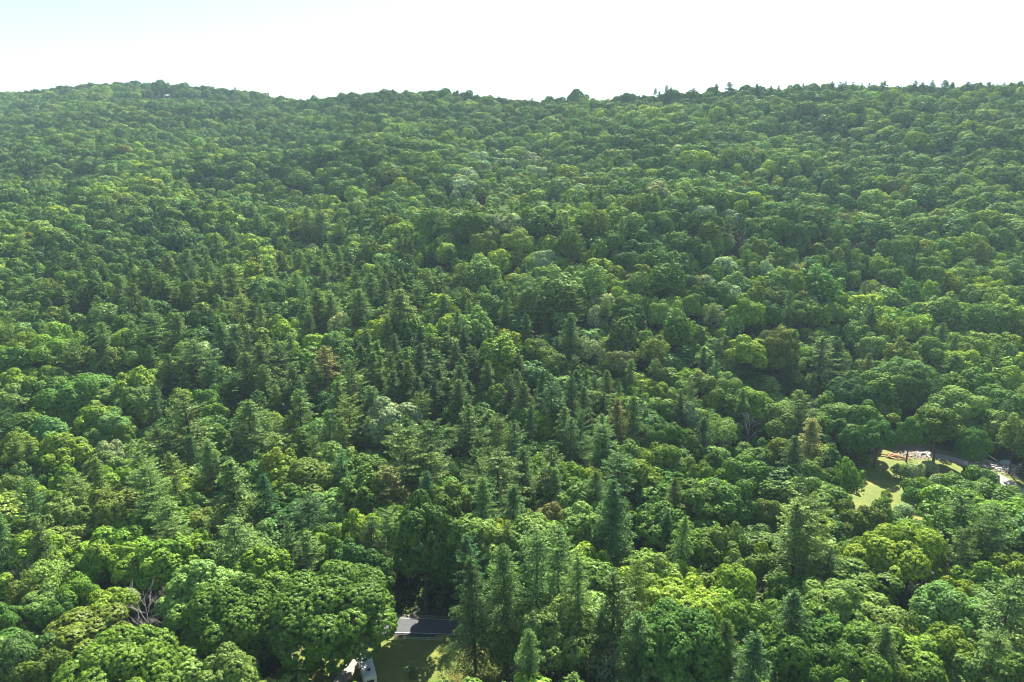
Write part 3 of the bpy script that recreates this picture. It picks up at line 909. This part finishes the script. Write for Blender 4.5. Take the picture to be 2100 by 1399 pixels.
# the remaining trees of the far wood: one mass, sown with geometry nodes
def forest(rest):
    fams = [('far', 'mroufa'), ('farpine', 'phq')]
    tmpl, index = [], {}
    for fam, _ in fams:
        for V in PROTO[fam]:
            mb_objs = []
            for pn, me in V[2]:
                o = bpy.data.objects.new('forest_' + pn, me)
                mb_objs.append(o)
            index.setdefault(fam, []).append((len(tmpl), V))
            tmpl.append(mb_objs)
    me = bpy.data.meshes.new('forest')
    rest = [T for T in rest if T['s'] not in 'db']
    me.vertices.add(len(rest))
    me.vertices.foreach_set('co', np.array([(T['x'], T['y'], T['z']) for T in rest], np.float32).ravel())
    idx, sc, rz, tn = [], [], [], []
    for T in rest:
        fam = 'farpine' if T['s'] in 'phq' else 'far'
        i, V = rnd.choice(index[fam])
        idx.append(i)
        k = T['r'] / V[0]
        sc += [k, k, T['h'] / V[1]]
        rz += [0, 0, rnd.uniform(0, 6.283)]
        tn += [*tint(T['t'], T['x'], T['y']), 1.0]
    for nm, ty, key, data in (('idx', 'INT', 'value', np.array(idx, np.int32)), ('sc', 'FLOAT_VECTOR', 'vector', np.array(sc, np.float32)),
                              ('rz', 'FLOAT_VECTOR', 'vector', np.array(rz, np.float32)), ('tint', 'FLOAT_COLOR', 'color', np.array(tn, np.float32))):
        at = me.attributes.new(nm, ty, 'POINT')
        at.data.foreach_set(key, data)
    ob = bpy.data.objects.new('forest', me)
    COL.objects.link(ob)
    ob['kind'] = 'stuff'
    ob['label'] = 'far wooded hillside of crowns too many to count'
    ng = bpy.data.node_groups.new('forest_scatter', 'GeometryNodeTree')
    ng.interface.new_socket('Geometry', in_out='INPUT', socket_type='NodeSocketGeometry')
    ng.interface.new_socket('Geometry', in_out='OUTPUT', socket_type='NodeSocketGeometry')
    N, L = ng.nodes, ng.links
    gi, go = N.new('NodeGroupInput'), N.new('NodeGroupOutput')
    join = N.new('GeometryNodeJoinGeometry')
    insts = []
    for objs in tmpl:
        j = N.new('GeometryNodeJoinGeometry')
        for o in objs:
            oi = N.new('GeometryNodeObjectInfo')
            oi.inputs['Object'].default_value = o
            L.new(oi.outputs['Geometry'], j.inputs[0])
        g2i = N.new('GeometryNodeGeometryToInstance')
        L.new(j.outputs[0], g2i.inputs[0])
        insts.append(g2i)
    for g2i in reversed(insts):                     # multi-input sockets read the newest link first
        L.new(g2i.outputs[0], join.inputs[0])
    iop = N.new('GeometryNodeInstanceOnPoints')
    iop.inputs['Pick Instance'].default_value = True
    def attr(nm, ty):
        a = N.new('GeometryNodeInputNamedAttribute')
        a.data_type = ty
        a.inputs['Name'].default_value = nm
        return a.outputs['Attribute']
    L.new(gi.outputs[0], iop.inputs['Points'])
    L.new(join.outputs[0], iop.inputs['Instance'])
    L.new(attr('idx', 'INT'), iop.inputs['Instance Index'])
    L.new(attr('sc', 'FLOAT_VECTOR'), iop.inputs['Scale'])
    L.new(attr('rz', 'FLOAT_VECTOR'), iop.inputs['Rotation'])
    L.new(iop.outputs[0], go.inputs[0])
    md = ob.modifiers.new('scatter', 'NODES')
    md.node_group = ng
forest(REST)
print('TREES hand', len(TREES), 'fill', len(FILL), 'chosen', len(CHOSEN), {k: sum(1 for T in CHOSEN if KIND[T['s']][1] == k) for k in CAT}, 'forest', len(REST))

# ------------------------------------------------------------------ built things
import bmesh
def solid(name, m, parent=None, boxes=(), profile=None, bevel=0.0, cyl=()):
    """One mesh from boxes (centre, size, rz, rx), an extruded side profile ([(y, z)], x0, x1) and cylinders (centre, radius, length, axis)."""
    bm = bmesh.new()
    from mathutils import Matrix
    for bx in boxes:
        c, d = bx[0], bx[1]
        rz = bx[2] if len(bx) > 2 else 0
        rx = bx[3] if len(bx) > 3 else 0
        M = Matrix.Translation(c) @ Matrix.Rotation(rz, 4, 'Z') @ Matrix.Rotation(rx, 4, 'Y') @ Matrix.Diagonal((*d, 1))
        bmesh.ops.create_cube(bm, size=1, matrix=M)
    if profile:
        pr, x0, x1 = profile
        a = [bm.verts.new((x0, y, z)) for y, z in pr]
        b = [bm.verts.new((x1, y, z)) for y, z in pr]
        n = len(pr)
        bm.faces.new(a)
        bm.faces.new(b[::-1])
        for i in range(n):
            bm.faces.new((a[i], b[i], b[(i + 1) % n], a[(i + 1) % n]))
    for c, r, L, ax in cyl:
        M = Matrix.Translation(c)
        if ax == 'x':
            M = M @ Matrix.Rotation(R_(90), 4, 'Y')
        elif ax == 'y':
            M = M @ Matrix.Rotation(R_(90), 4, 'X')
        bmesh.ops.create_cone(bm, cap_ends=True, segments=16, radius1=r, radius2=r, depth=L, matrix=M)
    bmesh.ops.recalc_face_normals(bm, faces=bm.faces)
    if bevel:
        bmesh.ops.bevel(bm, geom=list(bm.edges), offset=bevel, segments=2, affect='EDGES')
    me = bpy.data.meshes.new(name)
    bm.to_mesh(me)
    bm.free()
    me.materials.append(m)
    o = bpy.data.objects.new(name, me)
    COL.objects.link(o)
    if parent:
        o.parent = parent
    return o

# travel trailer at the lower edge, roof seen from above, long axis running away from the camera
t = empty('travel_trailer', -27.9, 112.4, 0.05, R_(21), label='white travel trailer with two dark roof vents parked beside the shaded lawn', category='trailer')
solid('body', M_WHITE, t, profile=([(-3.7, 0.55), (-3.8, 1.2), (-3.7, 2.3), (-3.45, 2.92), (3.45, 2.92), (3.75, 2.3), (3.85, 1.3), (3.6, 0.55)], -1.2, 1.2), bevel=0.05)
solid('roof', M_WHITE, t, boxes=[((0, 0, 2.965), (2.3, 6.8, 0.06))])
for y in (-1.9, 1.1):
    v = solid('roof_vent', M_DARK, t, boxes=[((0.05 - 0.15 * (y > 0), y, 3.09), (0.62, 0.62, 0.18))], bevel=0.04)
solid('air_conditioner', M_WHITE, t, boxes=[((0, -0.4, 3.12), (0.7, 1.0, 0.24))], bevel=0.06)
f = solid('window', M_GLASS, t, boxes=[((0, -3.80, 1.9), (1.3, 0.06, 0.6))])
solid('door', M_STEEL, t, boxes=[((1.215, -1.2, 1.55), (0.05, 0.75, 1.9))])
for y in (-2.4, 0.6, 2.2):
    solid('window', M_GLASS, t, boxes=[((1.215 if y != 0.6 else -1.215, y, 1.95), (0.05, 0.9, 0.55))])
for sx in (-1, 1):
    for y in (-0.5, 0.4):
        wh = solid('wheel', M_DARK, t, cyl=[((sx * 1.02, y - 0.2, 0.34), 0.34, 0.24, 'x')])
        solid('rim', M_STEEL, wh, cyl=[((sx * 1.15, y - 0.2, 0.34), 0.18, 0.03, 'x')])
solid('hitch', M_STEEL, t, boxes=[((0.35, 4.3, 0.5), (0.1, 1.3, 0.12), 0.5), ((-0.35, 4.3, 0.5), (0.1, 1.3, 0.12), -0.5)])

# low two-rail barrier between the lawn and the road
a, b = hit(826, 1313), hit(907, 1317)
L_ = math.dist(a, b)
rail = empty('rail_fence', (a[0] + b[0]) / 2, (a[1] + b[1]) / 2, None, math.atan2(b[1] - a[1], b[0] - a[0]), label='low pale two-rail barrier on the grass between road and lawn', category='barrier')
for z in (0.35, 0.78):
    solid('rail', M_STEEL, rail, boxes=[((0, 0, z), (L_, 0.07, 0.11))], bevel=0.015)
for i in range(4):
    solid('post', M_STEEL, rail, boxes=[((-L_ / 2 + 0.1 + i * (L_ - 0.2) / 3, 0.075, 0.42), (0.09, 0.07, 0.92))])
pp = hit(810, 1316)
pipe = solid('pipe', M_STEEL, None, cyl=[((0, 0, 0.06), 0.05, 3.2, 'x')])
pipe.location = (pp[0], pp[1], gz(*pp) + 0.05)
pipe.rotation_euler = (0, 0, 0.1)
pipe['label'] = 'thin pale pipe lying on grass at the left end of the low barrier'
pipe['category'] = 'pipe'
for (px, py, s_, lb) in ((839, 1379, 0.34, 'small whitish stone on the lawn, left of the two near the low bush'), (853, 1377, 0.40, 'pale grey stone on the lawn, right of the low bush')):
    q = hit(px, py)
    bm = bmesh.new()
    bmesh.ops.create_icosphere(bm, subdivisions=2, radius=s_)
    for v in bm.verts:
        v.co *= 1 + rnd.uniform(-0.16, 0.16)
        v.co.z *= 0.7
    me = bpy.data.meshes.new('stone')
    bm.to_mesh(me)
    bm.free()
    me.materials.append(M_STONE)
    o = bpy.data.objects.new('stone', me)
    COL.objects.link(o)
    o.location = (q[0], q[1], gz(*q) + 0.12)
    o['label'], o['category'] = lb, 'stone'

def hut(name, x, y, rz, wd, dp, wall_h, roof_h, mw, mr, label, cat):
    t = empty(name, x, y, gz(x, y) - 0.15, rz, label=label, category=cat)
    solid('wall', mw, t, profile=([(-dp / 2, 0), (dp / 2, 0), (dp / 2, wall_h), (0, wall_h + roof_h), (-dp / 2, wall_h)], -wd / 2, wd / 2))
    pitch = math.atan2(roof_h, dp / 2)
    sl_ = math.hypot(roof_h, dp / 2) + 0.35
    for sg in (-1, 1):
        bm = bmesh.new()
        from mathutils import Matrix
        M = Matrix.Translation((0, sg * (dp / 4 + 0.10), wall_h + roof_h / 2 + 0.03)) @ Matrix.Rotation(-sg * pitch, 4, 'X') @ Matrix.Diagonal((wd + 0.5, sl_, 0.08, 1))
        bmesh.ops.create_cube(bm, size=1, matrix=M)
        me = bpy.data.meshes.new('roof')
        bm.to_mesh(me)
        bm.free()
        me.materials.append(mr)
        o = bpy.data.objects.new('roof', me)
        COL.objects.link(o)
        o.parent = t
    solid('door', M_DARK, t, boxes=[((-wd * 0.15, -dp / 2 - 0.03, min(1.0, wall_h * 0.45)), (0.9, 0.05, min(2.0, wall_h * 0.85)))])
    solid('window', M_GLASS, t, boxes=[((wd * 0.25, -dp / 2 - 0.03, wall_h * 0.6), (0.8, 0.05, 0.6))])
    return t
q = hit(1838, 898)
hut('shed', q[0], q[1], R_(-4), 4.2, 3.0, 2.1, 0.6, M_SHED, M_ROOF, 'small dark grey shed under the trees behind the timber heap', 'shed')
hut('farmhouse', HUT[0], HUT[1], R_(5), 9.5, 7.0, 6.5, 2.4, M_WHITE, M_WHITE, 'tiny white house just below the top of the farthest hill', 'house')

# heap of orange timber in the yard; every beam is a thing
q0 = hit(1843, 944)
for i in range(18):
    lay = i // 7
    L = rnd.uniform(3.2, 6.0)
    o = solid('timber_beam', M_TIMBER, None, boxes=[((0, 0, 0), (L, 0.26, 0.20))], bevel=0.015)
    rz = (-0.55 if i % 3 else 0.75) + rnd.uniform(-0.35, 0.35)
    x, y = q0[0] + rnd.uniform(-1.8, 2.2), q0[1] + rnd.uniform(-0.6, 3.6)
    o.location = (x, y, gz(x, y) + 0.24 + 0.27 * lay + 0.02 * (i % 7))
    o.rotation_euler = (0, rnd.uniform(-0.03, 0.03), rz)
    o['label'] = 'orange-brown sawn beam in the jumbled timber heap on the yard'
    o['category'] = 'beam'
    o['group'] = 'beams of the orange timber heap'
q0 = hit(1778, 934)
for i in range(3):
    o = solid('timber_beam', M_TIMBER, None, boxes=[((0, 0, 0), (2.6, 0.25, 0.2))], bevel=0.015)
    x, y = hit(1803 + 5 * i, 931 + 3 * i)
    o.location = (x, y, gz(x, y) + 0.2)
    o.rotation_euler = (0, 0, 0.2)
    o['label'] = 'short orange beam lying apart in the shade beneath the small round tree'
    o['category'] = 'beam'
    o['group'] = 'short beams beneath the small round tree'
# boards of the two scrap heaps beside the driveway
for (px, py, n, sp, lb, gp) in ((2024, 959, 15, 2.3, 'lying in the scrap heap at the upper end of the driveway', 'boards of the near scrap heap'),
                                (2072, 964, 20, 2.6, 'lying in the longer scrap heap by the driveway bend', 'boards of the long scrap heap')):
    q = hit(px, py)
    for i in range(n):
        L = rnd.uniform(1.0, 4.2)
        o = solid('board', (M_PALE, M_STEEL, M_PALE, M_WHITE, M_SHED)[i % 5], None, boxes=[((0, 0, 0), (L, rnd.uniform(0.15, 0.5), 0.06))])
        x, y = q[0] + rnd.gauss(0, sp), q[1] + rnd.gauss(0.5, sp * 0.5)
        o.location = (x, y, gz(x, y) + 0.45 + 0.08 * (i % 5))
        o.rotation_euler = (rnd.uniform(-0.25, 0.25), rnd.uniform(-0.22, 0.22), -0.6 + rnd.uniform(-0.8, 0.8))
        o['label'], o['category'], o['group'] = (('short ' if L < 2.2 else 'long ') + ('tan', 'steel-grey', 'tan', 'white', 'dark')[i % 5] + ' board ' + lb), 'board', gp
# loose rubble under and between the heaps
mb = MB()
for (px, py, n, sp) in ((2024, 960, 90, 2.6), (2068, 966, 150, 3.2), (1895, 936, 70, 3.0), (1846, 938, 60, 2.5)):
    q = hit(px, py)
    for i in range(n):
        x, y = q[0] + rnd.gauss(0, sp), q[1] + rnd.gauss(0.3, sp * 0.45)
        s_ = rnd.uniform(0.12, 0.42)
        mb.box((x, y, gz(x, y) + 0.14 + s_ * 0.3), (s_, s_ * rnd.uniform(0.5, 1.2), s_ * 0.7), rnd.random() * 3, rnd.uniform(-0.6, 0.6))
o = mb.build('rubble', M_STONE)
o['kind'] = 'stuff'
def draped(name, m, px, py, w_, d_, h_, label, cat):
    x, y = hit(px, py)
    n = 12
    u, v = np.meshgrid(np.linspace(-1, 1, n), np.linspace(-1, 1, n))
    zz = h_ * np.clip(1.15 - np.maximum(abs(u), abs(v)) ** 3, 0, 1) * (0.75 + 0.5 * RS.rand(n, n))
    X, Y = x + u * w_ / 2, y + v * d_ / 2
    i = np.arange(n * n).reshape(n, n)
    b_ = MB()
    b_.add(np.stack([X - x, Y - y, zz], -1).reshape(-1, 3), np.stack([i[:-1, :-1], i[:-1, 1:], i[1:, 1:], i[1:, :-1]], -1).reshape(-1, 4))
    o = b_.build(name, m)
    o.location = (x, y, gz(x, y) + 0.14)
    o['label'], o['category'] = label, cat
draped('tarp', M_BLUE, 2014, 946, 2.6, 1.8, 0.9, 'crumpled blue tarp at the left end of the scrap heaps', 'tarp')
draped('sheet_cover', M_STONE, 1893, 934, 2.2, 1.4, 0.6, 'crumpled pale grey sheet in the yard between two trees', 'sheet')
draped('sheet_cover', M_STEEL, 2062, 953, 3.4, 2.0, 1.1, 'bluish grey sheet draped over the long scrap heap', 'sheet')
x, y = hit(1889, 968)
t = empty('barrel', x, y, gz(x, y) + 0.05, label='small whitish-blue barrel standing on the grass below the timber yard', category='barrel')
solid('drum', M_WHITE, t, cyl=[((0, 0, 0.5), 0.36, 0.95, 'z')], bevel=0.02)
solid('lid', M_BLUE, t, cyl=[((0, 0, 1.0), 0.38, 0.06, 'z')])
x, y = hit(2028, 957)
t = empty('crate', x, y, gz(x, y) + 0.14, 0.4, label='small red crate lying in the near scrap heap', category='crate')
solid('side', M_RED, t, boxes=[((0, -0.3, 0.4), (0.9, 0.05, 0.5)), ((0, 0.3, 0.4), (0.9, 0.05, 0.5)), ((-0.425, 0, 0.4), (0.05, 0.54, 0.5)), ((0.425, 0, 0.4), (0.05, 0.54, 0.5))])
solid('base', M_RED, t, boxes=[((0, 0, 0.17), (0.8, 0.5, 0.05))])
x, y = hit(2047, 958)
o = solid('pole', M_STEEL, None, cyl=[((0, 0, 0), 0.07, 5.5, 'x')])
o.location = (x, y + 1.0, gz(x, y) + 1.6)
o.rotation_euler = (0, 0.48, -0.7)
o['label'], o['category'] = 'long thin pole leaning up out of the scrap heaps', 'pole'

# fringe of low growth along the far side of the road and between the trunks
def undergrowth():
    n = 26000
    x = RS.uniform(-150, 150, n)
    y = 70 + 230 * RS.rand(n)
    ok = (abs(x) < 0.86 * y + 6) & ~inside(YARD, x, y) & ~inside([(p[0] - (2 if p[0] < -10 else -2), p[1]) for p in LAWN], x, y)
    rd = abs(y - np.interp(x, *zip(*ROAD)))
    ok &= rd > 3.6
    dv = np.min([np.hypot(x - a, y - b) for a, b in DRIVE], axis=0)
    tv = np.min([np.hypot(x - a, y - b) for a, b in TRACK], axis=0)
    ok &= (dv > 6) & (tv > 3.5)
    x, y = x[ok], y[ok]
    k = 7
    hh = 0.4 + 1.3 * RS.rand(len(x), 1) * (vnoise(x / 9, y / 9, 4) > 0.45)[:, None]
    P = np.stack([np.repeat(x, k), np.repeat(y, k), np.repeat(ground(x, y), k)], 1)
    P[:, :2] += RS.normal(size=(len(P), 2)) * 0.45
    P[:, 2] += (RS.rand(len(x), k) * hh + 0.1).ravel()
    mb = MB()
    leaves(mb, P, np.array([0, 0, 0.8]) + RS.normal(size=P.shape) * 0.6, 0.42, RS.rand(len(P)), 0.95)
    o = mb.build('undergrowth', M_LEAF)
    o['tint'] = (0.085, 0.135, 0.03)
    o['kind'] = 'stuff'
undergrowth()

# ------------------------------------------------------------------ air: pale summer haze round the whole place
def haze():
    me = bpy.data.meshes.new('haze')
    x0, x1, y0, y1, z0, z1 = -2700, 2700, -1300, 4300, -60, 330
    me.from_pydata([(x0, y0, z0), (x1, y0, z0), (x1, y1, z0), (x0, y1, z0), (x0, y0, z1), (x1, y0, z1), (x1, y1, z1), (x0, y1, z1)], [],
                   [(0, 3, 2, 1), (4, 5, 6, 7), (0, 1, 5, 4), (1, 2, 6, 5), (2, 3, 7, 6), (3, 0, 4, 7)])
    m, n, l = mat('haze')
    o = n.new('ShaderNodeOutputMaterial')
    v = n.new('ShaderNodeVolumePrincipled')
    v.inputs['Color'].default_value = (0.62, 0.88, 1.0, 1)
    v.inputs['Density'].default_value = 0.00010
    v.inputs['Anisotropy'].default_value = 0.2
    l.new(v.outputs[0], o.inputs['Volume'])
    me.materials.append(m)
    ob = bpy.data.objects.new('haze', me)
    COL.objects.link(ob)
    ob['kind'] = 'stuff'
haze()
